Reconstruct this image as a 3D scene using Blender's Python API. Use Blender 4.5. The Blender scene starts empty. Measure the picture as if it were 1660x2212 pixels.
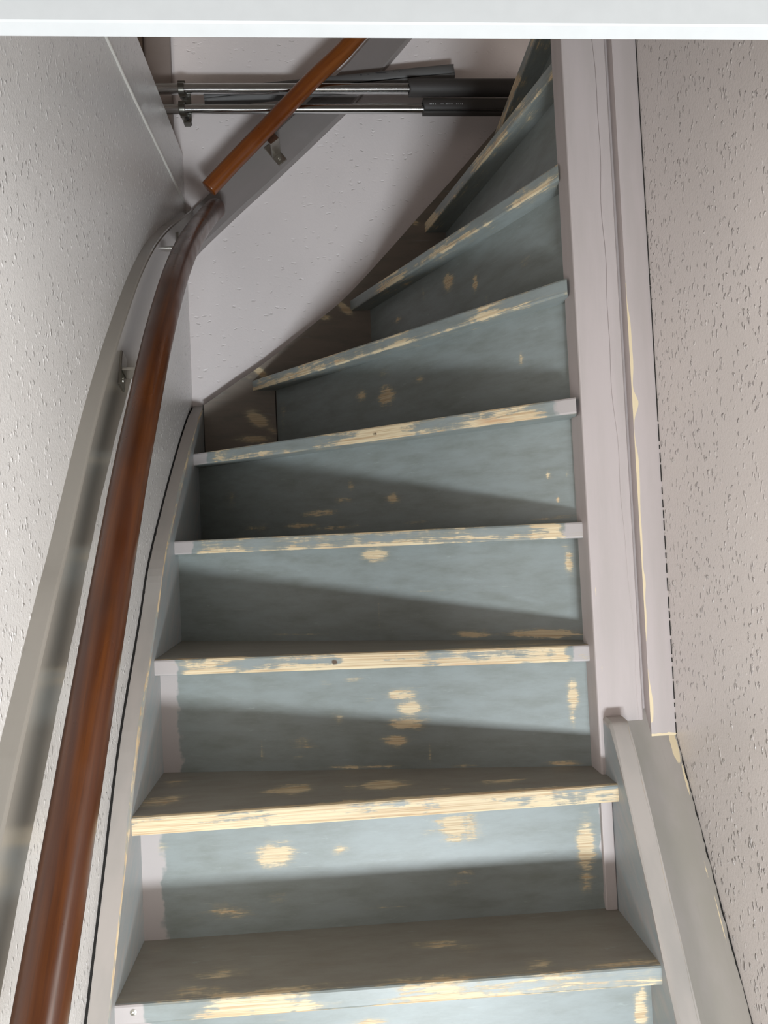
import bpy, bmesh, math, random
from mathutils import Vector, Matrix
random.seed(4)
S = bpy.context.scene
COL = S.collection

# ------------------------------------------------------------------ camera
EYE = Vector((0.0, 0.0, 1.5935))
RT = Vector((0.996198, -0.073693, -0.046456)); UP = Vector((0.043985, -0.034803, 0.998426)); FW = Vector((0.075194, 0.996674, 0.031429))
cd = bpy.data.cameras.new('camera'); cam = bpy.data.objects.new('camera', cd); COL.objects.link(cam)
UP = RT.cross(FW).normalized()
cam.matrix_world = Matrix(((RT.x, UP.x, -FW.x, EYE.x), (RT.y, UP.y, -FW.y, EYE.y), (RT.z, UP.z, -FW.z, EYE.z), (0, 0, 0, 1)))
cd.sensor_fit = 'VERTICAL'; cd.sensor_height = 36.0; cd.lens = 1564.3 / 2212 * 36
cd.clip_start = 0.02
S.camera = cam

# ------------------------------------------------------------------ light
W = bpy.data.worlds.new('world'); S.world = W; W.use_nodes = True
W.node_tree.nodes['Background'].inputs[0].default_value = (1.0, 0.90, 0.80, 1)
W.node_tree.nodes['Background'].inputs[1].default_value = 0.27
def area(name, loc, aim, sx, sy, power, color):
    l = bpy.data.lights.new(name, 'AREA'); l.shape = 'RECTANGLE'; l.size = sx; l.size_y = sy
    l.energy = power; l.color = color
    o = bpy.data.objects.new(name, l); COL.objects.link(o); o.location = loc
    d = Vector(aim) - Vector(loc)
    o.rotation_euler = d.to_track_quat('-Z', 'Y').to_euler()
    return o
# low daylight of the hall below, shining up the stairwell
area('hall_light', (0.28, -1.5, -0.40), (0.05, 1.4, 1.75), 0.85, 0.30, 103, (0.87, 0.95, 1.0))
# added fill lights on both sides of the hall, brightening the stair walls
area('hall_fill_right', (1.6, -0.45, 1.1), (-0.33, 0.75, 1.3), 1.1, 2.2, 58, (1.0, 0.965, 0.92))
area('hall_fill_left', (-1.5, -0.45, 1.1), (0.53, 0.75, 1.3), 1.1, 2.2, 44, (1.0, 0.96, 0.92))
S.view_settings.view_transform = 'Standard'; S.view_settings.look = 'None'
S.view_settings.gamma = 1.0; S.view_settings.use_curve_mapping = False
S.view_settings.exposure = 0.0

# ------------------------------------------------------------------ materials
def srgb(r, g, b):
    f = lambda c: (c/255/12.92) if c/255 <= 0.04045 else ((c/255+0.055)/1.055)**2.4
    return (f(r), f(g), f(b), 1)
class NT:
    def __init__(s, name):
        s.m = bpy.data.materials.new(name); s.m.use_nodes = True; s.t = s.m.node_tree
        s.n = s.t.nodes; s.b = s.n['Principled BSDF']; s.l = s.t.links.new
    def node(s, typ, **kw):
        n = s.n.new(typ)
        for k, v in kw.items(): setattr(n, k, v)
        return n
    def inp(s, sock, v):
        if hasattr(v, 'is_linked') or isinstance(v, bpy.types.NodeSocket): s.l(v, sock)
        else: sock.default_value = v
    def math(s, op, a, b=0.0, c=0.0, clamp=False):
        n = s.node('ShaderNodeMath', operation=op, use_clamp=clamp)
        s.inp(n.inputs[0], a); s.inp(n.inputs[1], b)
        if op in ('MULTIPLY_ADD',): s.inp(n.inputs[2], c)
        return n.outputs[0]
    def step(s, v, lo, hi):
        n = s.node('ShaderNodeMapRange'); n.interpolation_type = 'SMOOTHSTEP'
        s.inp(n.inputs[0], v); s.inp(n.inputs[1], lo); s.inp(n.inputs[2], hi)
        return n.outputs[0]
    def mix(s, f, a, b):
        n = s.node('ShaderNodeMix', data_type='RGBA'); s.inp(n.inputs[0], f); s.inp(n.inputs[6], a); s.inp(n.inputs[7], b)
        return n.outputs[2]
    def coord(s, kind, scale, loc=(0, 0, 0), rot=(0, 0, 0)):
        if kind == 'UV': o = s.node('ShaderNodeTexCoord').outputs['UV']
        else: o = s.node('ShaderNodeNewGeometry').outputs['Position']
        m = s.node('ShaderNodeMapping'); s.l(o, m.inputs[0])
        m.inputs['Scale'].default_value = scale; m.inputs['Location'].default_value = loc; m.inputs['Rotation'].default_value = rot
        return m.outputs[0]
    def noise(s, vec, scale=1.0, detail=3.0, rough=0.55, dist=0.0):
        n = s.node('ShaderNodeTexNoise'); s.l(vec, n.inputs['Vector'])
        n.inputs['Scale'].default_value = scale; n.inputs['Detail'].default_value = detail
        n.inputs['Roughness'].default_value = rough; n.inputs['Distortion'].default_value = dist
        return n.outputs['Fac']
    def bump(s, h, strength=0.4, dist=0.001):
        n = s.node('ShaderNodeBump'); s.l(h, n.inputs['Height']); n.inputs['Strength'].default_value = strength
        n.inputs['Distance'].default_value = dist; s.l(n.outputs[0], s.b.inputs['Normal'])

CREAM = srgb(222, 204, 170); TAN = srgb(188, 158, 122)
BLUE = srgb(140, 147, 146); BLUE2 = srgb(123, 128, 123); PRIMER = srgb(176, 168, 166)

def worn(name, base=0.0, paint=BLUE, paint2=BLUE2, primer=PRIMER, su=5.0, sv=110.0, amp=0.75, rough=0.42, knotcol=srgb(92, 74, 58), blotch=0.35, alongz=False):
    """painted wood sanded through in patches; 'wear' colour attribute: R wear, G primer, B knot"""
    t = NT(name)
    att = t.node('ShaderNodeAttribute', attribute_name='wear'); sep = t.node('ShaderNodeSeparateColor'); t.l(att.outputs['Color'], sep.inputs[0])
    streak = t.noise(t.coord('UV', (su, sv, 1)), 1, 6, 0.7, 0.6)
    fine = t.noise(t.coord('UV', (su*5, sv*6, 1), (3, 7, 0)), 1, 2, 0.6)
    blo = t.noise(t.coord('UV', (su*3.2, sv*0.22, 1), (11, 2, 0)), 1, 3, 0.6, 0.3)
    w = t.math('ADD', sep.outputs[0], base)
    w = t.math('MULTIPLY_ADD', t.math('SUBTRACT', streak, 0.5), amp, w)
    w = t.math('MULTIPLY_ADD', t.math('SUBTRACT', blo, 0.5), blotch, w)
    w = t.math('MULTIPLY_ADD', t.math('SUBTRACT', fine, 0.5), 0.45, w)
    mask = t.step(w, 0.42, 0.60)
    grain = t.noise(t.coord('UV', (su*0.6, sv*3.0, 1), (1, 5, 0)), 1, 3, 0.6, 0.6)
    wood = t.mix(t.step(grain, 0.38, 0.72), CREAM, TAN)
    wood = t.mix(t.step(t.noise(t.coord('UV', (su*0.8, sv*0.5, 1), (4, 9, 0)), 1, 2), 0.6, 0.8), wood, srgb(200, 160, 124))
    cl = t.noise(t.coord('UV', (12, 40, 1), (7, 1, 0)), 1, 5, 0.65)
    pc = t.mix(t.step(cl, 0.3, 0.8), paint, paint2)
    smear = t.noise(t.coord('UV', (su*1.5, sv*0.6, 1), (2, 2, 0)), 1, 4, 0.7)
    pc = t.mix(t.math('MULTIPLY', t.step(smear, 0.62, 0.8), 0.5), pc, srgb(170, 178, 176))
    pm = t.math('MULTIPLY_ADD', t.math('SUBTRACT', t.noise(t.coord('UV', (25, 25, 1), (9, 4, 0)), 1, 3), 0.5), 0.9, sep.outputs[1])
    pc = t.mix(t.step(pm, 0.4, 0.52), pc, primer)
    pc = t.mix(t.math('MULTIPLY', t.step(w, 0.24, 0.5), 0.38), pc, srgb(176, 164, 138))
    scr = t.noise(t.coord('UV', (su*1.2, sv*5, 1), (8, 3, 0)), 1, 2, 0.5)
    pc = t.mix(t.math('MULTIPLY', t.step(scr, 0.68, 0.8), 0.3), pc, srgb(188, 190, 184))
    col = t.mix(mask, pc, wood)
    col = t.mix(t.step(sep.outputs[2], 0.35, 0.75), col, knotcol)
    t.l(col, t.b.inputs['Base Color'])
    t.l(t.math('MULTIPLY_ADD', mask, 0.2, rough), t.b.inputs['Roughness'])
    t.bump(t.math('ADD', t.math('MULTIPLY', mask, -0.6), t.math('MULTIPLY', fine, 0.35)), 0.25, 0.0006)
    return t.m
def painted(name, col, col2=None, rough=0.45, su=4, sv=60, edge=None, bumpk=0.12, patch=None):
    t = NT(name); col2 = col2 or tuple(c*0.88 for c in col[:3]) + (1,)
    n1 = t.noise(t.coord('UV', (su, sv*0.25, 1)), 1, 4, 0.6); n2 = t.noise(t.coord('UV', (su, sv*2.5, 1), (3, 3, 0)), 1, 3, 0.6)
    c = t.mix(t.step(n1, 0.35, 0.7), col, col2)
    c = t.mix(t.math('MULTIPLY', t.step(n2, 0.6, 0.85), 0.25), c, tuple(x*0.75 for x in col[:3]) + (1,))
    att = t.node('ShaderNodeAttribute', attribute_name='wear'); sep = t.node('ShaderNodeSeparateColor'); t.l(att.outputs['Color'], sep.inputs[0])
    w = t.math('MULTIPLY_ADD', t.math('SUBTRACT', t.noise(t.coord('UV', (su*6, sv*1.2, 1), (5, 1, 0)), 1, 4, 0.6), 0.5), 0.9, sep.outputs[0])
    c = t.mix(t.step(w, 0.45, 0.55), c, patch or CREAM)
    t.l(c, t.b.inputs['Base Color']); t.b.inputs['Roughness'].default_value = rough
    t.bump(n2, bumpk, 0.0008)
    return t.m
def plaster(name, col, tex=(1, 1, 1), dens=0.5, strength=0.9, rough=0.33, cell=95.0, stretch=(1, 1, .5), pits=False, col2=None, dist=0.0022):
    t = NT(name)
    p = t.coord('POS', tuple(cell*s for s in stretch))
    wob = t.node('ShaderNodeTexNoise'); t.l(p, wob.inputs['Vector']); wob.inputs['Scale'].default_value = 0.9; wob.inputs['Detail'].default_value = 3
    va = t.node('ShaderNodeVectorMath', operation='MULTIPLY_ADD'); t.l(wob.outputs['Color'], va.inputs[0]); va.inputs[1].default_value = (1.6, 1.6, 1.6); t.l(p, va.inputs[2])
    vo = t.node('ShaderNodeTexVoronoi'); t.l(va.outputs[0], vo.inputs['Vector']); vo.inputs['Scale'].default_value = 1.0
    sp = t.node('ShaderNodeSeparateColor'); t.l(vo.outputs['Color'], sp.inputs[0])
    blob = t.math('SUBTRACT', 1.0, t.step(vo.outputs['Distance'], 0.08, 0.42))
    on = t.step(sp.outputs[0], 1-dens, 1-dens+0.25)
    h = t.math('MULTIPLY', blob, on)
    fine = t.noise(t.coord('POS', (cell*1.7,)*3), 1, 4, 0.7)
    clump = t.step(t.noise(t.coord('POS', (9, 9, 9)), 1, 2), 0.3, 0.62)
    h = t.math('MULTIPLY', h, t.math('MULTIPLY_ADD', clump, 0.6, 0.4))
    if pits: h = t.math('MULTIPLY', h, -1.0)
    h = t.math('ADD', h, t.math('MULTIPLY', fine, 0.22))
    big = t.noise(t.coord('POS', (2.2, 2.2, 2.2)), 1, 3)
    c = t.mix(t.step(big, 0.35, 0.7), col, col2 or tuple(x*0.93 for x in col[:3]) + (1,))
    t.l(c, t.b.inputs['Base Color']); t.b.inputs['Roughness'].default_value = rough
    t.bump(h, strength, dist)
    if not pits: t.b.inputs['Coat Weight'].default_value = 0.6; t.b.inputs['Coat Roughness'].default_value = 0.22; t.l(t.b.inputs['Normal'].links[0].from_socket, t.b.inputs['Coat Normal'])
    return t.m
def plain(name, col, rough=0.5, metal=0.0, coat=0.0):
    t = NT(name); t.b.inputs['Base Color'].default_value = col; t.b.inputs['Roughness'].default_value = rough
    t.b.inputs['Metallic'].default_value = metal; t.b.inputs['Coat Weight'].default_value = coat
    n = t.noise(t.coord('POS', (60, 60, 60)), 1, 3); c = t.mix(t.math('MULTIPLY', n, 0.35), col, tuple(x*0.7 for x in col[:3]) + (1,)); t.l(c, t.b.inputs['Base Color'])
    return t.m
def varnish(name, c1, c2, c3):
    t = NT(name)
    a = t.noise(t.coord('UV', (3, 60, 1)), 1, 4, 0.6, 0.5); b = t.noise(t.coord('UV', (14, 500, 1), (2, 2, 0)), 1, 2, 0.7)
    big = t.noise(t.coord('UV', (5, 9, 1), (6, 6, 0)), 1, 3, 0.6)
    c = t.mix(t.step(a, 0.38, 0.66), c1, c2); c = t.mix(t.math('MULTIPLY', t.step(b, 0.5, 0.75), 0.45), c, c3)
    c = t.mix(t.math('MULTIPLY', t.step(big, 0.5, 0.75), 0.5), c, c3)
    ws = t.noise(t.coord('UV', (60, 300, 1), (6, 1, 0)), 1, 2, 0.6)
    c = t.mix(t.math('MULTIPLY', t.step(ws, 0.76, 0.84), 0.5), c, srgb(170, 110, 60))
    t.l(c, t.b.inputs['Base Color'])
    t.l(t.math('MULTIPLY_ADD', t.step(t.noise(t.coord('UV', (8, 14, 1)), 1, 3), 0.35, 0.7), 0.25, 0.26), t.b.inputs['Roughness'])
    t.b.inputs['Coat Weight'].default_value = 0.25; t.b.inputs['Coat Roughness'].default_value = 0.22
    t.bump(b, 0.1, 0.0004)
    return t.m

M = {}
M['riser'] = worn('worn_riser_paint', base=0.0, su=14, sv=130, amp=0.95, blotch=0.55)
M['nose'] = worn('worn_nosing_paint', base=0.0, su=9, sv=130, amp=1.5, blotch=0.9)
M['treadtop'] = worn('worn_tread_top', base=0.0, paint=srgb(150, 145, 135), paint2=srgb(138, 130, 119), su=9, sv=90, amp=1.1, blotch=.6)
M['stringer_in'] = worn('stringer_inner_paint', base=0.0, paint=srgb(146, 155, 158), paint2=srgb(168, 162, 159), su=5, sv=12, amp=0.5, primer=srgb(165, 158, 154))
M['stringer_top'] = painted('stringer_top_paint', srgb(180, 172, 166), srgb(162, 157, 152), 0.5, bumpk=0.06)
M['string_back'] = worn('back_stringer_paint', base=0.0, paint=srgb(140, 128, 118), paint2=srgb(122, 116, 108), su=6, sv=40, amp=0.5)
M['edgewood'] = worn('bare_edge', base=0.5, paint=srgb(150, 156, 156), paint2=srgb(165, 160, 156), su=9, sv=60, amp=1.3, blotch=0.7)
M['newel'] = painted('newel_paint', srgb(186, 175, 173), srgb(178, 168, 165), 0.5, su=3, sv=90, bumpk=0.1)
M['cap'] = painted('filler_board_paint', srgb(158, 152, 143), srgb(166, 158, 152), 0.5, su=4, sv=60)
M['board'] = painted('rail_board_paint', srgb(156, 150, 142), srgb(150, 145, 137), 0.13, su=2, sv=30, bumpk=0.015)
M['backboard'] = painted('back_board_paint', srgb(138, 130, 128), srgb(132, 126, 123), 0.4, su=2, sv=30, bumpk=0.03)
M['wall_l'] = plaster('wall_left_paint', srgb(222, 220, 219), stretch=(1, 1, .55), dens=0.75, rough=0.2, cell=150, strength=0.85, dist=0.003)
M['wall_r'] = plaster('wall_right_paint', srgb(214, 206, 202), stretch=(1, 1, .6), dens=0.68, rough=0.2, cell=140, strength=0.95, dist=0.003)
M['wall_b'] = plaster('wall_back_paint', srgb(232, 222, 220), stretch=(.7, 1, 1.3), dens=0.3, rough=0.5, cell=90, strength=0.6, pits=True)
M['white'] = plain('white_gloss_paint', srgb(172, 175, 177), 0.4)
M['rail'] = varnish('dark_varnished_wood', srgb(70, 33, 10), srgb(92, 48, 13), srgb(55, 30, 18))
M['rail2'] = varnish('orange_varnished_wood', srgb(112, 56, 16), srgb(128, 70, 20), srgb(88, 40, 14))
M['alu'] = plain('brushed_aluminium', srgb(190, 186, 178), 0.28, 1.0)
M['chrome'] = plain('chrome', srgb(200, 200, 200), 0.12, 1.0)
M['clip'] = plain('zinc_clip', srgb(120, 118, 112), 0.35, 1.0)
M['foam'] = plain('grey_foam', srgb(104, 102, 101), 0.75)
M['foamdark'] = plain('black_foam', srgb(62, 58, 56), 0.6)
M['foamin'] = plain('foam_inner', srgb(40, 40, 42), 0.9)
M['print'] = plain('white_print', srgb(190, 190, 190), 0.6)
M['print_dark'] = plain('dark_print', srgb(55, 55, 60), 0.6)
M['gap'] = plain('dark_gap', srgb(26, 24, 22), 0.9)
M['screw'] = plain('screw_metal', srgb(170, 165, 155), 0.35, 0.9)
M['frame_brown'] = plain('brown_frame_paint', srgb(104, 88, 76), 0.5)
M['post'] = painted('landing_post_paint', srgb(138, 126, 120), srgb(130, 118, 112), 0.5)
M['floor'] = plain('hall_floor', srgb(120, 112, 104), 0.5)
M['ceil'] = plain('ceiling_paint', srgb(190, 186, 180), 0.8)
M['sealant'] = plain('white_sealant', srgb(226, 224, 218), 0.4)

# ------------------------------------------------------------------ object helpers
def empty(name, loc, label, cat, group=None):
    o = bpy.data.objects.new(name, None); COL.objects.link(o); o.location = loc; o.empty_display_size = 0.05
    o['label'] = label; o['category'] = cat
    if group: o['group'] = group
    return o
def tag(o, label, cat, group=None):
    o['label'] = label; o['category'] = cat
    if group: o['group'] = group
    return o
def origin_of(p):
    v = Vector((0, 0, 0))
    while p is not None: v += p.location; p = p.parent
    return v
class MB:
    """mesh collector in room coordinates: verts with uv and wear colour"""
    def __init__(s): s.v = []; s.c = []; s.f = []; s.fm = []; s.uv = []
    def add(s, p, uv=(0, 0), col=(0, 0, 0)):
        s.v.append(Vector(p)); s.uv.append(uv); s.c.append(col); return len(s.v)-1
    def face(s, idx, m=0): s.f.append(idx); s.fm.append(m)
    def grid(s, rows, m=0, flip=False, closed=False):
        """rows: list of lists of vertex ids"""
        for a, b in zip(rows, rows[1:]):
            n = len(a); rng = range(n if closed else n-1)
            for i in rng:
                j = (i+1) % n
                q = [a[i], a[j], b[j], b[i]]
                if flip: q.reverse()
                s.face(q, m)
    def quad(s, a, b, c, d, m=0, nu=1, nv=1, uvf=None, colf=None, flip=False):
        rows = []
        a, b, c, d = map(Vector, (a, b, c, d))
        for j in range(nv+1):
            r = []
            for i in range(nu+1):
                u, v = i/nu, j/nv
                p = (a*(1-u)+b*u)*(1-v)+(d*(1-u)+c*u)*v
                uv = uvf(p) if uvf else (p.x+p.y, p.z)
                r.append(s.add(p, uv, colf(p, uv) if colf else (0, 0, 0)))
            rows.append(r)
        s.grid(rows, m, flip)
    def box(s, lo, hi, m=0, uvf=None):
        x0, y0, z0 = lo; x1, y1, z1 = hi
        P = lambda x, y, z: (x, y, z)
        s.quad(P(x0,y0,z0), P(x1,y0,z0), P(x1,y0,z1), P(x0,y0,z1), m, uvf=uvf)
        s.quad(P(x1,y1,z0), P(x0,y1,z0), P(x0,y1,z1), P(x1,y1,z1), m, uvf=uvf)
        s.quad(P(x0,y1,z0), P(x0,y0,z0), P(x0,y0,z1), P(x0,y1,z1), m, uvf=uvf)
        s.quad(P(x1,y0,z0), P(x1,y1,z0), P(x1,y1,z1), P(x1,y0,z1), m, uvf=uvf)
        s.quad(P(x0,y0,z1), P(x1,y0,z1), P(x1,y1,z1), P(x0,y1,z1), m, uvf=uvf)
        s.quad(P(x0,y1,z0), P(x1,y1,z0), P(x1,y0,z0), P(x0,y0,z0), m, uvf=uvf)
    def build(s, name, mats, parent=None, origin=None, smooth=False, bevel=0, weld=True):
        if not isinstance(mats, (list, tuple)): mats = [mats]
        o_ = origin_of(parent) if parent is not None else Vector((0, 0, 0))
        if origin is not None: o_ = o_ + 0*o_ if parent is not None else Vector(origin)
        if parent is None and origin is None:
            n = max(1, len(s.v)); xs = [v.x for v in s.v]; ys = [v.y for v in s.v]; zs = [v.z for v in s.v]
            o_ = Vector(((min(xs)+max(xs))/2, (min(ys)+max(ys))/2, min(zs)))
        me = bpy.data.meshes.new(name); me.from_pydata([v-o_ for v in s.v], [], s.f)
        for m in mats: me.materials.append(m)
        for p, m in zip(me.polygons, s.fm): p.material_index = m; p.use_smooth = smooth
        me.uv_layers.new(name='UVMap'); me.color_attributes.new('wear', 'FLOAT_COLOR', 'CORNER')
        ul = me.uv_layers['UVMap']; ca = me.color_attributes['wear']
        for l in me.loops:
            ul.data[l.index].uv = s.uv[l.vertex_index]; c = s.c[l.vertex_index]; ca.data[l.index].color = (c[0], c[1], c[2], 1)
        if weld:
            bm = bmesh.new(); bm.from_mesh(me); bmesh.ops.remove_doubles(bm, verts=bm.verts, dist=1e-5); bmesh.ops.recalc_face_normals(bm, faces=bm.faces); bm.to_mesh(me); bm.free()
        o = bpy.data.objects.new(name, me); COL.objects.link(o)
        if parent is not None: o.parent = parent
        else: o.location = o_
        if bevel:
            md = o.modifiers.new('bevel', 'BEVEL'); md.width = bevel; md.segments = 2; md.limit_method = 'ANGLE'
        return o
def struct(o): o['kind'] = 'structure'; return o
def fall(U, V, patches, uvf):
    w = 0.0
    for (x, y, z, ru, rv, s) in patches:
        pu, pv = uvf(Vector((x, y, z)))
        d = math.sqrt(((U-pu)/ru)**2+((V-pv)/rv)**2)
        if d < 2.3:
            k = max(0.0, 1-d/2.3)
            w = max(w, s*0.74*k*k*(3-2*k))
    return w
def interp(pts, n):
    """resample a polyline of tuples evenly, smoothed by Catmull-Rom"""
    P = [Vector(p) for p in pts]; out = []
    m = len(P)-1
    for i in range(n):
        t = i/(n-1)*m; k = min(int(t), m-1); f = t-k
        p0 = P[max(k-1, 0)]; p1 = P[k]; p2 = P[k+1]; p3 = P[min(k+2, m)]
        out.append(0.5*((2*p1)+(p2-p0)*f+(2*p0-5*p1+4*p2-p3)*f*f+(3*p1-p0-3*p2+p3)*f*f*f))
    return out
RP={
1:[(0.401, 1.0, 0.922, 0.0092, 0.0251, 1.0), (0.405, 1.0, 0.938, 0.0052, 0.0377, 0.9), (0.025, 1.008, 0.932, 0.0222, 0.0049, 0.9), (0.282, 1.003, 0.954, 0.0163, 0.0075, 0.7), (-0.088, 1.01, 0.944, 0.0187, 0.0031, 0.6)],
2:[(-0.105, 1.129, 1.116, 0.0267, 0.0174, 1.0), (-0.006, 1.126, 1.118, 0.0127, 0.0084, 0.7), (0.173, 1.121, 1.14, 0.0302, 0.0211, 1.0), (0.133, 1.122, 1.132, 0.0157, 0.007, 0.6), (0.375, 1.115, 1.095, 0.013, 0.039, 1.0), (0.37, 1.115, 1.046, 0.0109, 0.0211, 0.7), (-0.182, 1.132, 1.036, 0.0314, 0.011, 0.8), (-0.104, 1.129, 1.05, 0.014, 0.0069, 0.6), (0.184, 1.12, 1.069, 0.0143, 0.0056, 0.6), (0.172, 1.121, 1.056, 0.0215, 0.0049, 0.6), (-0.275, 1.134, 1.134, 0.0083, 0.0138, 0.5), (0.071, 1.124, 1.025, 0.0355, 0.0021, 0.6), (-0.23, 1.133, 1.027, 0.0083, 0.0055, 0.5)],
3:[(0.109, 1.223, 1.324, 0.0249, 0.0085, 1.0), (0.123, 1.22, 1.3, 0.0218, 0.0108, 1.0), (0.115, 1.222, 1.276, 0.0311, 0.0093, 1.0), (0.094, 1.225, 1.246, 0.021, 0.0085, 1.0), (0.029, 1.236, 1.351, 0.0173, 0.0046, 0.7), (0.055, 1.232, 1.316, 0.011, 0.0062, 0.6), (-0.001, 1.242, 1.284, 0.0095, 0.0109, 0.6), (0.386, 1.175, 1.317, 0.0089, 0.0211, 1.0), (0.383, 1.176, 1.279, 0.0052, 0.0189, 0.7), (-0.062, 1.252, 1.245, 0.0207, 0.0094, 0.6), (-0.132, 1.264, 1.232, 0.0024, 0.0196, 0.8), (0.15, 1.216, 1.223, 0.0031, 0.0191, 0.6), (-0.071, 1.254, 1.223, 0.0121, 0.0047, 0.5), (0.034, 1.236, 1.204, 0.0627, 0.0031, 0.9), (0.367, 1.178, 1.205, 0.0261, 0.0045, 0.9), (0.203, 1.207, 1.203, 0.0229, 0.003, 0.8), (-0.022, 1.245, 1.347, 0.0112, 0.0047, 0.4)],
4:[(0.08, 1.336, 1.558, 0.0214, 0.0111, 1.0), (0.404, 1.212, 1.534, 0.007, 0.0205, 0.9), (0.242, 1.274, 1.41, 0.0311, 0.0057, 1.0), (0.358, 1.229, 1.411, 0.0616, 0.0071, 1.1), (0.191, 1.293, 1.49, 0.0503, 0.0017, 0.5), (0.083, 1.334, 1.445, 0.0022, 0.0425, 0.5), (0.402, 1.213, 1.559, 0.0107, 0.0047, 0.6), (-0.064, 1.391, 1.412, 0.0564, 0.0018, 0.6)],
5:[(-0.021, 1.527, 1.646, 0.0418, 0.0068, 0.9), (-0.062, 1.559, 1.622, 0.0459, 0.005, 0.8), (-0.158, 1.635, 1.622, 0.0307, 0.0072, 0.7), (0.028, 1.488, 1.669, 0.026, 0.0076, 0.6), (0.126, 1.41, 1.665, 0.0172, 0.0108, 0.8), (0.046, 1.474, 1.696, 0.0082, 0.0095, 0.8), (0.006, 1.505, 1.613, 0.0594, 0.0058, 0.7), (0.376, 1.213, 1.684, 0.0033, 0.0071, 1.1), (0.403, 1.192, 1.682, 0.0024, 0.0062, 1.1), (0.387, 1.205, 1.64, 0.0024, 0.0055, 1.1), (-0.224, 1.686, 1.69, 0.0149, 0.0266, 0.5), (0.383, 1.208, 1.61, 0.0402, 0.0031, 0.8), (0.165, 1.379, 1.615, 0.0608, 0.0035, 0.5)],
6:[(0.132, 1.536, 1.89, 0.0228, 0.0197, 1.0), (0.081, 1.599, 1.904, 0.0169, 0.0143, 0.8), (0.194, 1.461, 1.907, 0.0156, 0.0085, 0.6), (0.128, 1.541, 1.939, 0.0202, 0.0089, 0.5), (0.354, 1.266, 1.897, 0.005, 0.0099, 0.9), (-0.105, 1.825, 1.908, 0.0157, 0.0348, 0.5)],
7:[(0.276, 1.529, 2.133, 0.0196, 0.0168, 1.0), (0.317, 1.443, 2.097, 0.008, 0.0169, 1.0), (0.38, 1.31, 2.086, 0.0095, 0.0077, 0.5), (0.235, 1.617, 2.141, 0.0059, 0.0229, 0.6), (0.187, 1.719, 2.11, 0.0198, 0.0099, 0.6), (0.385, 1.298, 2.09, 0.0079, 0.0067, 0.5), (0.331, 1.414, 2.056, 0.0123, 0.0073, 0.4)],
8:[(0.428, 1.362, 2.214, 0.016, 0.0175, 0.3)],
}
TP={
1:[(0.1309, 1.0567, 1.0, 0.0412, 0.0093, 0.85), (0.1681, 1.0391, 1.0, 0.0196, 0.008, 0.7), (-0.1751, 1.0314, 1.0, 0.0389, 0.013, 0.75), (0.2557, 0.9939, 1.0, 0.0219, 0.0085, 0.8), (-0.2017, 1.0046, 1.0, 0.0316, 0.0052, 0.8), (-0.2725, 1.1026, 1.0, 0.0209, 0.0125, 0.5), (-0.0354, 1.0369, 1.0, 0.0261, 0.0066, 0.4)],
2:[(0.0742, 1.1518, 1.2, 0.0403, 0.0208, 1.0), (-0.0787, 1.1629, 1.2, 0.0335, 0.0209, 1.0), (-0.2768, 1.153, 1.2, 0.0299, 0.0208, 0.9), (-0.2694, 1.236, 1.2, 0.0201, 0.0167, 0.7), (0.2469, 1.13, 1.2, 0.0321, 0.0125, 0.8), (0.1311, 1.085, 1.2, 0.0242, 0.0112, 0.7), (0.1566, 1.1135, 1.2, 0.0141, 0.012, 0.6), (0.0158, 1.1535, 1.2, 0.0148, 0.0166, 0.7)],
3:[(0.1318, 1.1842, 1.4, 0.1503, 0.0137, 0.4), (0.2872, 1.1899, 1.4, 0.0676, 0.0143, 0.5)],
4:[],
5:[],
6:[],
7:[],
8:[],
}
SP=[(-0.1731, 1.845, 1.9016, 0.021, 0.0235, 1.0),(-0.1832, 1.845, 1.8513, 0.0371, 0.0094, 1.0),(-0.1336, 1.845, 1.8707, 0.014, 0.0141, 0.8),(-0.159, 1.845, 2.0195, 0.0117, 0.0166, 1.0),(0.0623, 1.845, 2.1808, 0.0119, 0.0216, 1.0),(0.0114, 1.845, 2.1568, 0.0154, 0.0084, 0.9),(0.2527, 1.845, 2.4015, 0.0097, 0.0098, 0.9),(-0.1862, 1.845, 2.0084, 0.0105, 0.0071, 0.7),]
KN={
1:[(-0.2823, 0.9833, 0.9897, 0.003)],
2:[(0.1365, 1.0839, 1.1843, 0.0022)],
3:[(-0.0025, 1.2136, 1.3864, 0.0052)],
5:[(0.0908, 1.3686, 1.7862, 0.0052),(0.1695, 1.3053, 1.7785, 0.0044)],
}

# ------------------------------------------------------------------ the setting
b = MB(); b.box((-0.44, 0.50, -0.6), (-0.337, 1.93, 2.60)); struct(b.build('wall_left', M['wall_l'], bevel=0.003))
b = MB(); b.box((0.53, 0.50, -0.6), (0.65, 1.20, 3.35)); struct(b.build('wall_right', M['wall_r']))
b = MB(); b.box((-1.6, 1.875, -0.6), (1.7, 1.98, 3.35)); struct(b.build('wall_back', M['wall_b']))
b = MB(); b.box((-1.6, -2.2, -0.7), (1.7, 1.98, -0.6)); struct(b.build('floor', M['floor']))
b = MB(); b.box((-1.6, 0.50, 3.35), (1.7, 1.98, 3.45)); struct(b.build('ceiling', M['ceil']))
b = MB(); b.box((-1.6, 0.515, 2.04), (1.7, 0.60, 3.35)); struct(b.build('wall_front', M['ceil']))
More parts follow.
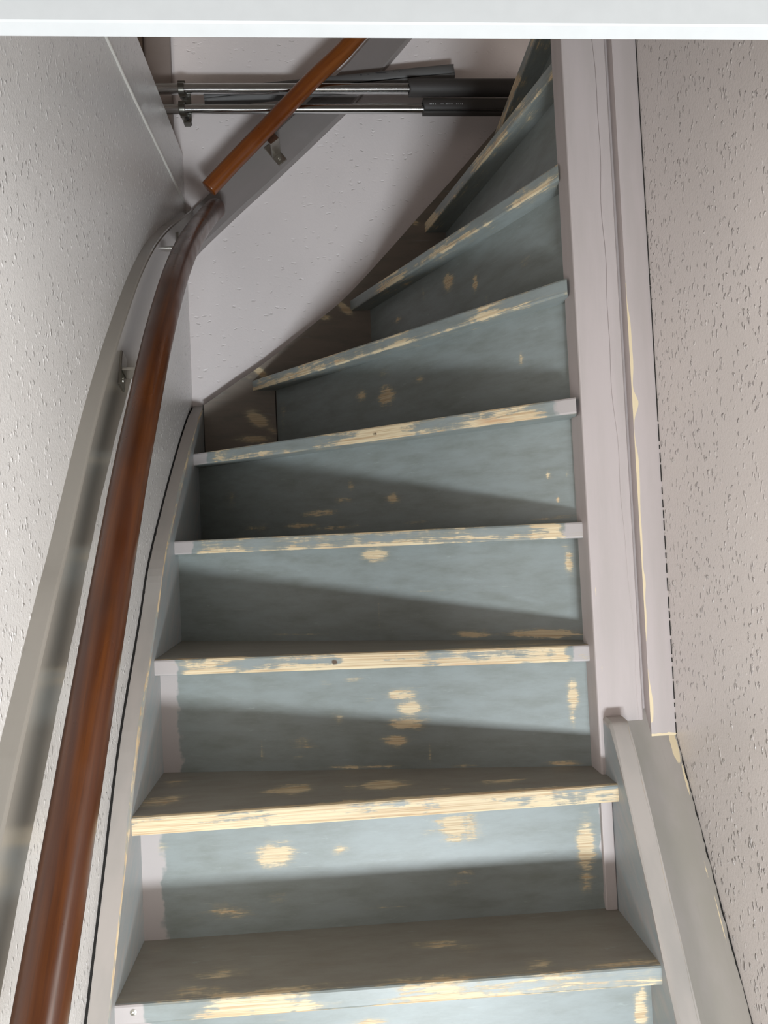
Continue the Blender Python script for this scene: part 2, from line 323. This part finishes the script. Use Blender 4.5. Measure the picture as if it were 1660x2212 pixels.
# white head of the stair opening: flat board with a rounded lip and a small rebate above
b = MB()
prof = [(0.5092, 1.9517), (0.5084, 1.9512), (0.5010, 1.9556), (0.5, 1.9570), (0.5, 2.05), (0.515, 2.05), (0.515, 1.96)]
rows = []
for i in range(41):
    x = -0.6+1.3*i/40
    rows.append([b.add((x, y, z), (x, z)) for y, z in prof])
b.grid(rows, closed=True); b.face(rows[0]); b.face(rows[-1][::-1])
struct(b.build('trim_1', M['white']))
# white sealant joint running along the upper left wall
b = MB(); n = 60; rows = []
for i in range(n):
    t = i/(n-1); y = 0.52+1.35*t
    z = 2.446+0.026*max(0, (y-1.35)/0.52)**1.3 + 0.0015*math.sin(y*9)
    w = 0.0052+0.0009*math.sin(i*1.7)
    rows.append([b.add((-0.3375, y, z-w)), b.add((-0.3345, y, z-w*.5)), b.add((-0.3335, y, z)), b.add((-0.3345, y, z+w*.5)), b.add((-0.3375, y, z+w))])
b.grid(rows); struct(b.build('trim_2', M['sealant'], smooth=True))
# landing posts left of the back wall
b = MB(); b.box((-0.425, 1.862, 2.0), (-0.357, 1.876, 3.35)); struct(b.build('trim_3', M['post'], bevel=0.002))
b = MB(); b.box((-0.50, 1.850, 2.0), (-0.425, 1.876, 3.35)); struct(b.build('trim_4', M['frame_brown'], bevel=0.002))
# grey casing board between newel and right wall
b = MB(); uvz = lambda p: (p.z, p.x+p.y)
def cw(p, uv):
    z = p.z; wd = 0.0
    if 1.28 < z < 1.98:
        wd = 0.0012+0.0010*math.sin(z*31)+0.0012*math.sin(z*57+1)
        for zz, s_, a in ((1.785, .018, .0085), (1.84, .03, .004), (1.60, .05, .0035), (1.50, .02, .004), (1.30, .03, .004), (1.92, .03, .003), (1.70, .03, .003)): wd += a*math.exp(-((z-zz)/s_)**2)
    d = p.x-0.4895
    w = max(0.0, min(1.0, 0.5+(wd-d)/0.002)) if wd > 0 else 0.0
    if z < 1.262: w = max(w, 0.72)
    return (w, 0, 0)
b.quad((0.4895, 1.116, 1.256), (0.53, 1.116, 1.256), (0.53, 1.116, 3.35), (0.4895, 1.116, 3.35), nu=34, nv=500, uvf=uvz, colf=cw)
b.quad((0.4895, 1.17, 1.256), (0.4895, 1.116, 1.256), (0.4895, 1.116, 3.35), (0.4895, 1.17, 3.35), uvf=uvz)
b.quad((0.4895, 1.17, 1.256), (0.53, 1.17, 1.256), (0.53, 1.116, 1.256), (0.4895, 1.116, 1.256), uvf=uvz)
struct(b.build('trim_5', M['newel']))
# dark dashed crack between casing board and wall
random.seed(9)
b = MB(); z = 1.26
while z < 3.3:
    L = random.uniform(0.006, 0.03) if z < 1.75 else random.uniform(0.1, 0.3)
    w = 0.0011 if z < 1.75 else 0.0014
    b.box((0.5290, 1.1145, z), (0.5290+w, 1.117, z+L)); z += L+(random.uniform(0.003, 0.01) if z < 1.75 else 0.001)
struct(b.build('trim_6', M['gap']))

# ------------------------------------------------------------------ the staircase
TH = 0.027
T = lambda k: 1.0+(k-1)*0.2
NOSE = {1: ((-.306, .984), (.417, .9615)), 2: ((-.306, 1.090), (.417, 1.080)), 3: ((-.306, 1.2565), (.412, 1.1525)), 4: ((-.306, 1.4485), (.410, 1.152)),
        5: ((-.306, 1.6875), (.401, 1.126)), 6: ((-.1807, 1.845), (.404, 1.146)), 7: ((.0775, 1.845), (.406, 1.164)), 8: ((.2801, 1.845), (.419, 1.2028)), 9: ((.461, 1.845), (.452, 1.25))}
RIS = {1: ((-.306, 1.018), (.417, 1.0)), 2: ((-.306, 1.1354), (.417, 1.1133)), 3: ((-.306, 1.294), (.417, 1.1699)), 4: ((-.306, 1.483), (.417, 1.207)), 5: ((-.306, 1.7513), (.418, 1.182)),
       6: ((-.1214, 1.845), (.418, 1.190)), 7: ((.1275, 1.845), (.4234, 1.217)), 8: ((.335, 1.845), (.4452, 1.2749)), 9: ((.498, 1.845), (.500, 1.25))}
for k in range(0, -7, -1):
    NOSE[k] = ((-.306, .984+.122*(k-1)), (.417, .9615+.122*(k-1)))
    RIS[k] = ((-.306, 1.018+.122*(k-1)), (.417, 1.0+.122*(k-1)))
stair = empty('staircase', (0.05, 1.0, -0.6), 'steep winding wooden staircase with sanded blue-grey paint and bare wood patches', 'staircase')
FRONTW = {1: 0.46, 2: 0.66, 3: 0.60, 4: 0.52, 5: 0.50, 6: 0.46, 7: 0.42, 8: 0.40, 9: 0.3}
def lerp2(p, u):
    (x1, y1), (x2, y2) = p; return Vector((x1+(x2-x1)*u, y1+(y2-y1)*u, 0))
def make_tread(k):
    z = T(k); N = NOSE[k]
    nx = RIS.get(k+1)
    if nx is None: nx = ((.62, 1.845), (.62, 1.25))
    vis = k >= 1
    nu = 150 if vis else 2
    g = (lerp2(N, 1)-lerp2(N, 0)); ln = g.length; g.normalize(); h = Vector((-g.y, g.x, 0))
    uvf = lambda p: (p.dot(g)+k*3.7, p.dot(h)+p.z)
    # back edge (a little under the riser above)
    corner = Vector((-.306, 1.845, 0)) if k == 5 else None
    def back(u):
        if corner is None: return lerp2(nx, u)+h*0.012
        a, c, d = Vector((-.306, 1.845, 0)), lerp2(nx, 0), lerp2(nx, 1)
        return (a+(c-a)*(u/0.22) if u < 0.22 else c+(d-c)*((u-0.22)/0.78))+h*(0.012*min(1, u*4))
    b = MB(); rows = []; r = 0.0035
    fw = FRONTW.get(k, 0.4); rnd = random.Random(k*7)
    blobs = [(rnd.uniform(0, 1), rnd.uniform(0.03, 0.12), rnd.uniform(-0.3, 0.35)) for _ in range(9)]
    ns = 14 if vis else 2
    for i in range(nu+1):
        u = i/nu; n = lerp2(N, u); bk = back(u); d = (bk-n); L = d.length; d.normalize()
        row = []
        local = sum(a*math.exp(-((u-c)/w)**2) for c, w, a in blobs)
        def put(p, wr, reg):
            uv = uvf(p); pr = 0.0; kn = 0.0
            if reg == 'front':
                if u < 0.08 and k in (1, 3, 4, 5): pr = min(1.0, 1.15*(1-u/0.08)+.05); wr -= 0.5*min(1, 2.2*(1-u/.08))
                if u > 0.94 and k in (3, 4, 5): pr = min(1.0, 1.15*(1-(1-u)/0.06)+.05); wr -= 0.6*min(1, 2.2*(1-(1-u)/.06))
                for (kx, ky, kz, kr) in KN.get(k, []):
                    dd = (p-Vector((kx, ky, kz))).length/kr
                    if dd < 1.5: kn = max(kn, min(1.0, 1.5-dd))
            row.append(b.add(p, uv, (wr, pr, kn)))
        TOPW = 0.0 if k != 3 else 0.12
        for j in range(ns):     # top
            s = j/ns
            p = bk+(n-bk)*s; p.z = z
            if L*(1-s) < r: s = 1-r/L; p = bk+(n-bk)*s; p.z = z
            uv = uvf(p); wr = fall(uv[0], uv[1], TP.get(k, []), uvf)+TOPW
            if L*(1-s) < 0.012: wr = max(wr, 0.42)
            put(p, wr, 'top')
        ntop = len(row)
        p = n+d*r; p.z = z; put(p, fw+0.02+local*.5, 'top')
        p = n+d*r*.3; p.z = z-r*.3; put(p, fw-0.02+local*.5, 'front')
        for q in range(5):
            p = n.copy(); p.z = z-r-(TH-2*r)*q/4
            put(p, fw-0.1+local+(0.14 if q in (3, 4) else 0)-(0.1 if q in (1, 2) and k in (3, 4, 5, 6, 7) else 0), 'front')
        p = n+d*r*.3; p.z = z-TH+r*.3; put(p, fw+0.1+local*.4, 'front')
        p = n+d*r; p.z = z-TH; put(p, 0.3, 'under')
        for s in (0.5, 0.0):
            p = bk+(n-bk)*s; p.z = z-TH; put(p, 0.0, 'under')
        rows.append(row)
    # material: top -> 1, front/under -> 0
    for a, c in zip(rows, rows[1:]):
        m = len(a)
        for i in range(m):
            j = (i+1) % m
            b.face([a[i], a[j], c[j], c[i]], 1 if i < ntop else 0)
    b.face(rows[0]); b.face(rows[-1][::-1])
    return b.build('tread', [M['nose'], M['treadtop']], stair)
def make_riser(k):
    A, B = lerp2(RIS[k], 0), lerp2(RIS[k], 1)
    if 3 <= k <= 8: B = B+(B-A).normalized()*0.03
    z0, z1 = T(k-1)-0.004, T(k)-TH+0.0005
    g = (B-A); L = g.length; g.normalize(); h = Vector((-g.y, g.x, 0)); uvf = lambda p: (p.dot(g)+k*5.3, p.z*0.999+p.dot(h)*0.5)
    vis = k >= 1
    def colf(p, uv):
        w = fall(uv[0], uv[1], RP.get(k, []), uvf)
        t = (Vector((p.x, p.y, 0))-A).length; pr = 0.0
        if k in (1, 2, 3): pr = max(0, 1-t/0.055)*1.1
        if k == 2: pr = max(pr, max(0, 1-(L-t)/0.03)*1.1)
        if k == 3: pr = max(pr, max(0, 1-(L-t)/(0.012 if p.z < z0+.12 else .03))*1.0)
        kn = 0.0
        if k == 5:
            for q in ((0.364, 1.680), ):
                pass
        return (w, pr, kn)
    b = MB(); a3 = lambda P, z: Vector((P.x, P.y, z))
    b.quad(a3(A, z0), a3(B, z0), a3(B, z1), a3(A, z1), nu=170 if vis else 1, nv=44 if vis else 1, uvf=uvf, colf=colf)
    A2, B2 = A+h*.016, B+h*.016
    b.quad(a3(B2, z0), a3(A2, z0), a3(A2, z1), a3(B2, z1), uvf=uvf)
    b.quad(a3(A2, z0), a3(A, z0), a3(A, z1), a3(A2, z1), uvf=uvf)
    b.quad(a3(B, z0), a3(B2, z0), a3(B2, z1), a3(B, z1), uvf=uvf)
    return b.build('riser', M['riser'], stair, weld=False)
for k in range(-6, 10):
    make_tread(k)
    make_riser(k)
tr1 = [c for c in stair.children if c.name == 'tread.007' or c.name == 'tread'][-1]

# left stringer: swept section, beige top, bare rounded arris, blue inner face
def stringer_x(name, top, xo, xi, drop, mats, n=80, zlow=-0.6, sgn=1, wearf=None, outer_edge=False):
    P = interp([(0, y, z) for y, z in top], n); b = MB(); s = 0.0; rows_t = []; rows_a = []; rows_i = []
    for i, p in enumerate(P):
        if i: s += (p-P[i-1]).length
        tg = (P[min(i+1, n-1)]-P[max(i-1, 0)]).normalized(); nr = Vector((0, tg.z, -tg.y))   # into the board (down-back)
        w = 0.0035+0.0015*math.sin(s*11)+0.001*math.sin(s*37)
        T_ = [b.add((xo+(xi-xo)*q, p.y, p.z), (s, 0.02*q), (wearf(s, q) if wearf else 0, 0, 0)) for q in (0, .25, .5, .75)]
        e1 = Vector((xi-sgn*w*.8, p.y, p.z)); e2 = Vector((xi, p.y, p.z))+nr*w
        T_.append(b.add(e1, (s, .02))); rows_t.append(T_)
        rows_a.append([b.add(e1, (s, 0.03)), b.add(e2, (s, 0.035))])
        I = []
        for q in range(14):
            t = q/13; v = e2+Vector((0, 0, -drop*t*(1 if True else 1))); v.z = max(v.z, zlow)
            I.append(b.add(v, (v.y+v.z, v.y-v.z), (0.18 if q == 0 else 0.0, 0.55 if q == 0 else 0.0, 0)))
        rows_i.append(I)
    f = sgn < 0
    if outer_edge:
        rows_o = [[b.add((xo+.0004, p.y, p.z-.004), (i*.01, .01)), b.add((xo-.0024-.0009*math.sin(i*.7), p.y, p.z+.0004), (i*.01, .012))] for i, p in enumerate(P)]
        b.grid(rows_o, 1)
    b.grid(rows_t, 0); b.grid(rows_a, 0 if outer_edge else 1); b.grid(rows_i, 2)
    outer = [[b.add((xo, p.y, p.z)), b.add((xo, p.y, max(zlow, p.z-drop)))] for p in P]; b.grid(outer, 2)
    bott = [[b.add((xo, p.y, max(zlow, p.z-drop))), r[-1]] for p, r in zip(P, rows_i)]; b.grid(bott, 2)
    b.face([rows_t[-1][0]]+rows_t[-1][1:]+rows_i[-1]+[outer[-1][1]], 0)
    b.face([rows_t[0][0]]+rows_t[0][1:]+rows_i[0]+[outer[0][1]], 0)
    return b.build(name, mats, stair)
LT = [(.20, -.30), (.45, .135), (.70, .562), (.85, .81), (.961, .995), (1.044, 1.133), (1.144, 1.296), (1.29, 1.472), (1.36, 1.561), (1.50, 1.684), (1.65, 1.803), (1.78, 1.895), (1.873, 1.945)]
stringer_x('stringer', LT, -.3335, -.306, .46, [M['stringer_top'], M['edgewood'], M['stringer_in']])
RTp = [(.30, -.26), (.55, .228), (.80, .715), (.9204, .9497), (1.001, 1.1076), (1.06, 1.2225), (1.096, 1.281), (1.112, 1.289), (1.128, 1.290)]
stringer_x('stringer', RTp, .4465, .417, .40, [M['stringer_top'], M['edgewood'], M['stringer_in']], sgn=-1, outer_edge=True)
# back stringer under the back wall
BT = [(-.3055, 1.940), (-.217, 1.999), (-.148, 2.044), (-.016, 2.143), (.072, 2.214), (.19, 2.335), (.264, 2.414), (.362, 2.517), (.449, 2.612), (.56, 2.73)]
P = interp([(x, 0, z) for x, z in BT], 120); b = MB(); F = []; Tp = []
uvb = lambda p: (p.x*.8+p.z*.6, p.z)
for p in P:
    r = []
    for q in range(40):
        v = Vector((p.x, 1.845, p.z-0.40*q/39)); uv = uvb(v); w = fall(uv[0], uv[1], SP, uvb)
        r.append(b.add(v, uv, (w, 0, 0)))
    F.append(r); Tp.append([b.add((p.x, 1.873, p.z), (p.x, 0)), r[0]])
b.grid(F); b.grid(Tp)
e = [b.add((p.x, 1.873, p.z-.40)) for p in P]
b.grid([[F[i][-1], e[i]] for i in range(len(P))])
b.build('stringer', M['string_back'], stair)
# thin corner joint and riser joints (dark cracks)
b = MB(); b.box((-.3065, 1.8442, 1.74), (-.3045, 1.8456, 1.942)); b.build('joint_gap', M['gap'], stair)
b = MB(); b.box((-.1245, 1.8438, 1.8), (-.1225, 1.8452, 1.972)); b.build('joint_gap', M['gap'], stair)
# dark strip painting in the shade of the gap between left stringer and wall
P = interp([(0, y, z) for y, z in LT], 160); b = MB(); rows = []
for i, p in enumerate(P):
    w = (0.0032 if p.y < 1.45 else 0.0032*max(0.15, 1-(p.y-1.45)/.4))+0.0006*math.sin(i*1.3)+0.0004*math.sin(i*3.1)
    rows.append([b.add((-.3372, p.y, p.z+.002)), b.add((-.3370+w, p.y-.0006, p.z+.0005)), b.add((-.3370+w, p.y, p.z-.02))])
b.grid(rows); b.build('wall_gap_shade', M['gap'], stair)
# sloping grey filler board between right stringer and wall
b = MB(); zc = lambda y: 1.281+1.95*(y-1.128)
def cw(p, uv):
    w = 0.0
    for (y, x, ry, rx, s) in ((1.108, .522, .012, .006, 1.15), (1.085, .526, .012, .002, .9), (1.03, .521, .012, .0012, .7), (1.0, .523, .02, .001, .7), (.96, .525, .012, .001, .6)):
        d = math.hypot((p.y-y)/ry, (p.x-x)/rx)
        if d < 1.4: w = max(w, s*(1.4-d))
    return (w, 0, 0)
uvc = lambda p: (p.y*1.2+p.z*1.6, p.x)
b.quad((.4465, .30, zc(.30)), (.53, .30, zc(.30)), (.53, .8, zc(.8)), (.4465, .8, zc(.8)), uvf=uvc)
b.quad((.4465, .8, zc(.8)), (.53, .8, zc(.8)), (.53, 1.14, zc(1.14)), (.4465, 1.14, zc(1.14)), nu=60, nv=160, uvf=uvc, colf=cw)
b.quad((.4465, 1.14, zc(1.14)), (.53, 1.14, zc(1.14)), (.53, 1.16, zc(1.14)-.05), (.4465, 1.16, zc(1.14)-.05), uvf=uvc)
b.quad((.4465, .32, zc(.3)-.02), (.53, .32, zc(.3)-.02), (.53, 1.16, zc(1.14)-.05), (.4465, 1.16, zc(1.14)-.05), uvf=uvc)
b.build('filler_board', M['cap'], stair)
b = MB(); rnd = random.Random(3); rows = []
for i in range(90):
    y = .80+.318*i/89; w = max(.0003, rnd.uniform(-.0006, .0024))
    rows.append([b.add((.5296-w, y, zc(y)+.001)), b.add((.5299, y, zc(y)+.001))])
b.grid(rows); b.build('wall_gap_shade', M['gap'], stair)
# newel plank
b = MB(); x0, x1, y0, y1, z0, z1 = .41, .4845, 1.128, 1.178, 1.2, 3.34
uvn = lambda p: (p.z, p.x+p.y*1.3)
rr = .003
ring = [(x0, y1), (x0, y0+rr), (x0+rr*.3, y0+rr*.3), (x0+rr, y0), (x0+.0535, y0), (x0+.0538, y0+.0015), (x0+.0546, y0+.0015), (x0+.0549, y0), (x1-rr, y0), (x1, y0+rr), (x1, y1)]
rows = []
for i in range(200):
    z = z0+(z1-z0)*i/199; r = []
    wob = .0035*math.sin(z*6.0)+.0012*math.sin(z*23)+.001*math.sin(z*41)-(z-2)*.012
    deep = 1.0 if z > 1.95 else max(0.25, (z-1.3)/.65)
    for q, (x, y) in enumerate(ring):
        if 4 <= q <= 7: x += wob; y = y0+(y-y0)*deep
        w = 0.0
        if q in (2, 3) and 1.30 < z < 1.90: w = 0.35
        r.append(b.add((x, y, z), uvn(Vector((x, y, z))), (w, 0, 0)))
    rows.append(r)
b.grid(rows, closed=True); b.face(rows[0]); b.face(rows[-1][::-1])
b.build('newel_post', M['newel'], stair)
b = MB(); b.box((.484, 1.136, 1.2), (.4897, 1.175, 3.34)); b.build('groove_fillet', M['newel'], stair)
# small batten in the corner under the second tread
b = MB(); b.box((.3985, 1.106, 1.0), (.4165, 1.122, 1.172), uvf=uvz); b.build('corner_batten', M['newel'], stair, bevel=.0015)

# ------------------------------------------------------------------ handrail boards
LBT = [(.30, .735), (.45, .956), (.60, 1.178), (.729, 1.368), (.757, 1.408), (.851, 1.538), (.89, 1.588), (.961, 1.687), (1.032, 1.783), (1.124, 1.893), (1.221, 1.997), (1.308, 2.083), (1.422, 2.178), (1.554, 2.268), (1.70, 2.355), (1.852, 2.444)]
P = interp([(0, y, z) for y, z in LBT], 110); b = MB(); xo, xi = -.337, -.315; rows = []; s = 0
for i, p in enumerate(P):
    if i: s += (p-P[i-1]).length
    nb = .0012*math.sin(i*.9)+.0008*math.sin(i*2.3)
    rr = .003
    sec = [(xo, 0), (xi-rr, 0), (xi-rr*.3, -rr*.5), (xi, -rr*1.6), (xi, -.04), (xi, -.08), (xi, -.118+nb), (xi-rr, -.122+nb), (xo, -.122+nb)]
    rows.append([b.add((x, p.y, p.z+dz), (s, x+dz)) for x, dz in sec])
b.grid(rows, closed=True); b.face(rows[0]); b.face(rows[-1][::-1])
tag(b.build('handrail_board', M['board'], smooth=False), 'taupe painted mounting board curving up the left wall behind the lower handrail', 'board')
BB = [(-.314, 2.446), (-.282, 2.478), (-.19, 2.563), (-.095, 2.648), (.08, 2.811), (.125, 2.858), (.253, 3.0), (.38, 3.15)]
P = interp([(x, 0, z) for x, z in BB], 70); b = MB(); rows = []; s = 0
for i, p in enumerate(P):
    if i: s += (p-P[i-1]).length
    rr = .003; sec = [(1.874, 0), (1.853+rr, 0), (1.853, -rr), (1.853, -.05), (1.853, -.110), (1.853+rr, -.115), (1.874, -.115)]
    rows.append([b.add((p.x, y, p.z+dz), (s, y+dz)) for y, dz in sec])
b.grid(rows, closed=True); b.face(rows[0]); b.face(rows[-1][::-1])
tag(b.build('handrail_board', M['backboard']), 'grey mounting board rising to the right across the back wall behind the upper handrail', 'board')

# ------------------------------------------------------------------ handrails
def rail_mesh(path, r, n=160, flat=0.0, side=Vector((1, 0, 0)), endr=.006):
    P = interp(path, n); b = MB(); rows = []; s = 0; K = 28
    for i, p in enumerate(P):
        if i: s += (p-P[i-1]).length
        tg = (P[min(i+1, n-1)]-P[max(i-1, 0)]).normalized()
        a = (side-tg*side.dot(tg)).normalized(); c = tg.cross(a)
        rad = r
        row = []
        for q in range(K):
            th = 2*math.pi*q/K; cx, sx = math.cos(th), math.sin(th); pw = 0.86
            vx = math.copysign(abs(cx)**pw, cx); vy = math.copysign(abs(sx)**pw, sx)
            row.append(b.add(p+a*rad*vx+c*rad*1.04*vy, (s, .14*q/K if q < K/2 else .14*(K-q)/K)))
        rows.append(row)
    def cap(row, c, tg):
        prev = row
        for f, o in ((.93, .5), (.75, 1.0), (.35, 1.15)):
            cur = [b.add(c+(b.v[v]-c)*f+tg*endr*o, b.uv[v]) for v in row]
            b.grid([prev, cur], closed=True); prev = cur
        b.face(prev)
    b.grid(rows, closed=True)
    cap(rows[0], P[0], (P[0]-P[1]).normalized()); cap(rows[-1], P[-1], (P[-1]-P[-2]).normalized())
    return b
hr = empty('handrail', (-.26, .9, 1.35), 'long dark brown varnished lower handrail curving up along the left wall', 'handrail')
path = [(-.26, y, z) for y, z in ((.36, .79), (.46, .937), (.56, 1.085), (.644, 1.208), (.772, 1.396), (.865, 1.531), (.925, 1.617), (.986, 1.701), (1.108, 1.852), (1.192, 1.949), (1.307, 2.065), (1.429, 2.168), (1.55, 2.254))]+[(-.259, 1.65, 2.32), (-.256, 1.73, 2.374), (-.248, 1.80, 2.424)]
rail_mesh(path, .0222).build('rail', M['rail'], hr, smooth=True)
def bracket(pt, nrm, along, parent, name='bracket', arm=.036, hook=.018):
    """aluminium angle bracket: plate on the board, arm out and up to the rail"""
    br = MB(); n = Vector(nrm).normalized(); a = Vector(along).normalized(); c = n.cross(a).normalized()   # c across
    pt = Vector(pt)
    def bx(o, dn, da, dc, m=0):
        vs = [o+n*i*dn[1 if i else 0]*0 for i in (0,)]
        P8 = []
        for i in dn:
            for j in da:
                for k in dc: P8.append(br.add(o+n*i+a*j+c*k))
        for f in ((0, 1, 3, 2), (4, 6, 7, 5), (0, 4, 5, 1), (2, 3, 7, 6), (0, 2, 6, 4), (1, 5, 7, 3)): br.face([P8[x] for x in f], m)
    bx(pt, (0, .004), (-.030, .030), (-.0135, .0135))
    bx(pt, (.004, arm), (-.006, -.001), (-.0135, .0135))
    bx(pt+n*arm, (-.004, .001), (-.006, hook), (-.0135, .0135))
    o = br.build(name, M['alu'], parent, bevel=.0012)
    sm = MB(); ring = []
    for z_, r_ in ((.0035, .0045), (.0055, .0042), (.006, .002)):
        ring.append([sm.add(pt-a*.017+n*z_+(a*math.cos(t)+c*math.sin(t))*r_) for t in [i*math.pi/6 for i in range(12)]])
    sm.grid(ring, closed=True); sm.face(ring[-1])
    sm.build('screw', M['screw'], o)
    return o
bracket((-.315, 1.152, 1.868), (1, 0, 0), (0, .35, 1), hr, arm=.040)
bracket((-.315, 1.655, 2.268), (1, 0, 0), (0, -.1, 1), hr, arm=.038)
ur = empty('handrail', (-.07, 1.765, 2.46), 'short orange-brown varnished upper handrail slanting across the back wall', 'handrail')
path = [(x*.986, 1.765, 1.5935+(z-1.5935)*.986) for x, z in ((-.262, 2.469), (-.2, 2.534), (-.131, 2.604), (-.064, 2.673), (.008, 2.746), (.078, 2.811), (.118, 2.853), (.20, 2.942), (.28, 3.03))]
rail_mesh(path, .0192, side=Vector((0, 1, 0)), endr=.002).build('rail', M['rail2'], ur, smooth=True)
bracket((-.098, 1.853, 2.588), (0, -1, 0), (-.62, 0, .8), ur, arm=.068, hook=.034)

# ------------------------------------------------------------------ pipes, sleeves
def tube(b, x0, x1, y, z0, z1, r, m=0, K=24, cap=True, n=12, a0=0, a1=2*math.pi, uvs=1):
    rows = []; full = a1-a0 > 6.28
    for i in range(n+1):
        t = i/n; x = x0+(x1-x0)*t; z = z0+(z1-z0)*t
        rows.append([b.add((x, y+r*math.sin(a0+(a1-a0)*q/K), z+r*math.cos(a0+(a1-a0)*q/K)), (x, q*.01)) for q in range(K if full else K+1)])
    b.grid(rows, m, closed=full)
    if cap and full: b.face(rows[0], m); b.face(rows[-1][::-1], m)
    return rows
p = MB(); tube(p, -1.2, .9, 1.80, 2.7262, 2.728, .0125)
tag(p.build('heating_pipe', M['chrome'], smooth=True), 'upper of the two horizontal chrome pipes on the back wall', 'pipe')
p = MB(); tube(p, -1.2, .9, 1.80, 2.676, 2.6745, .0115)
tag(p.build('heating_pipe', M['chrome'], smooth=True), 'lower of the two horizontal chrome pipes on the back wall', 'pipe')
def sleeve(name, x0, x1, y, z0, z1, r, slit, width, mat, label, fy=1.0, fl=None):
    """foam tube with a lengthwise slit; outer and inner wall"""
    b = MB(); K = 34; n = 60; ro, ri = [], []
    rnd = random.Random(5)
    for i in range(n+1):
        t = i/n; x = x0+(x1-x0)*t; z = z0+(z1-z0)*t
        w = width(t) if callable(width) else width
        a, c = slit+w, slit+2*math.pi-w; o_ = []; i_ = []
        for q in range(K+1):
            th = a+(c-a)*q/K
            jx = .0015*math.sin(th*3+1) if i in (0, n) else 0
            f = fl(t) if fl else 1.0
            o_.append(b.add((x+jx, y-r*fy*math.sin(th), z+r*f*math.cos(th)), (x, th*.02)))
            i_.append(b.add((x+jx, y-(r*fy-.006)*math.sin(th), z+(r-.006)*f*math.cos(th)), (x, th*.02)))
        ro.append(o_); ri.append(i_)
    b.grid(ro, 0); b.grid(ri, 1)
    b.grid([[o[0], i[0]] for o, i in zip(ro, ri)], 0); b.grid([[o[-1], i[-1]] for o, i in zip(ro, ri)], 0)
    b.grid([ro[0], ri[0]], 0); b.grid([ro[-1], ri[-1]], 0)
    o = b.build(name, [mat, M['foamin']], smooth=True)
    tag(o, label, 'pipe insulation'); return o
up_s = sleeve('pipe_sleeve', .249, .60, 1.80, 2.7290, 2.7292, .0212, math.pi*1.05, .05, M['foamdark'], 'black foam sleeve around the right end of the upper chrome pipe')
lo_s = sleeve('pipe_sleeve', .283, .56, 1.80, 2.6792, 2.6785, .0205, math.pi*.80, lambda t: .07+.12*max(0, t-.2), M['foamdark'], 'black foam sleeve with white print around the right end of the lower chrome pipe')
lf = sleeve('pipe_sleeve', -.270, .373, 1.833, 2.7225, 2.7885, .0226, math.pi*.63, lambda t: .02+.05*math.sin(t*3.1), M['foam'], 'loose slit grey foam tube lying tilted behind the two chrome pipes', fy=.83)
# print marks: white on the lower sleeve, dark on the loose tube
def marks(parent, spans, yc, zf, r, ang, mat, name):
    b = MB()
    for (x0, x1, h) in spans:
        z = zf((x0+x1)/2); th = ang; s_, c_ = math.sin(th), math.cos(th); rr = r+.0004
        C = Vector((0, yc-rr*s_, z+rr*c_)); tt = Vector((0, -c_, -s_))
        q = [Vector((x0, 0, 0))+C-tt*h, Vector((x1, 0, 0))+C-tt*h, Vector((x1, 0, 0))+C+tt*h, Vector((x0, 0, 0))+C+tt*h]
        b.quad(*q)
    o = b.build(name, mat, parent); return o
marks(lo_s, [(.298, .3045, .0012), (.306, .3085, .0012), (.312, .3135, .0014), (.316, .3165, .0012), (.326, .334, .0006), (.339, .344, .0010), (.345, .350, .0006), (.351, .358, .0005), (.366, .369, .0010), (.371, .3725, .0008), (.376, .3785, .0009), (.381, .383, .0016)], 1.80, lambda x: 2.6788, .0205, 1.75, M['print'], 'printed_text')
marks(lf, [(.128, .1325, .0018), (.147, .1505, .0018), (.168, .201, .0016), (.214, .2155, .002), (.228, .2305, .0016), (.2325, .235, .0016)], 1.8368, lambda x: 2.7225+.066*(x+.270)/.643, .0228, 1.15, M['print_dark'], 'printed_text')
# double clip holding both pipes
b = MB()
for zc_, r in ((2.7264, .0142), (2.6757, .0132)):
    rows = [[b.add((x, 1.80+rr*math.sin(2*math.pi*q/24), zc_+rr*math.cos(2*math.pi*q/24))) for q in range(24)] for x, rr in ((-.329, r-.002), (-.329, r), (-.3275, r+.001), (-.3145, r+.001), (-.313, r), (-.313, r-.002))]
    b.grid(rows, closed=True)
    b.box((-.329, 1.81, zc_-.004), (-.313, 1.872, zc_+.004))
    b.box((-.330, 1.797, zc_+r), (-.312, 1.803, zc_+r+.006))
    b.box((-.326, 1.796, zc_-r-.008), (-.310, 1.804, zc_-r+.001))
b.box((-.318, 1.805, 2.640), (-.300, 1.812, 2.728))
b.box((-.318, 1.798, 2.640), (-.300, 1.812, 2.646))
cl = tag(b.build('pipe_clip', M['clip'], bevel=.0006), 'metal double clip clamping both chrome pipes at their left end', 'clip')
b = MB(); rows = [[b.add((-.309+r_*math.cos(t), y_, 2.653+r_*math.sin(t))) for t in [i*math.pi/5 for i in range(10)]] for y_, r_ in ((1.8055, .004), (1.802, .0038), (1.8015, .002))]
b.grid(rows, closed=True); b.face(rows[-1]); b.build('screw', M['gap'], cl)
# screw head in the lowest nosing
(kx, ky, kz, kr) = KN[1][0]
b = MB(); rows = [[b.add((kx+r_*math.cos(t), ky+y_, kz+r_*math.sin(t))) for t in [i*math.pi/8 for i in range(16)]] for y_, r_ in ((.001, .0045), (-.0004, .0042), (-.0008, .0022), (-.0002, .0015))]
b.grid(rows, closed=True); b.face(rows[-1]); b.build('screw', M['screw'], stair)
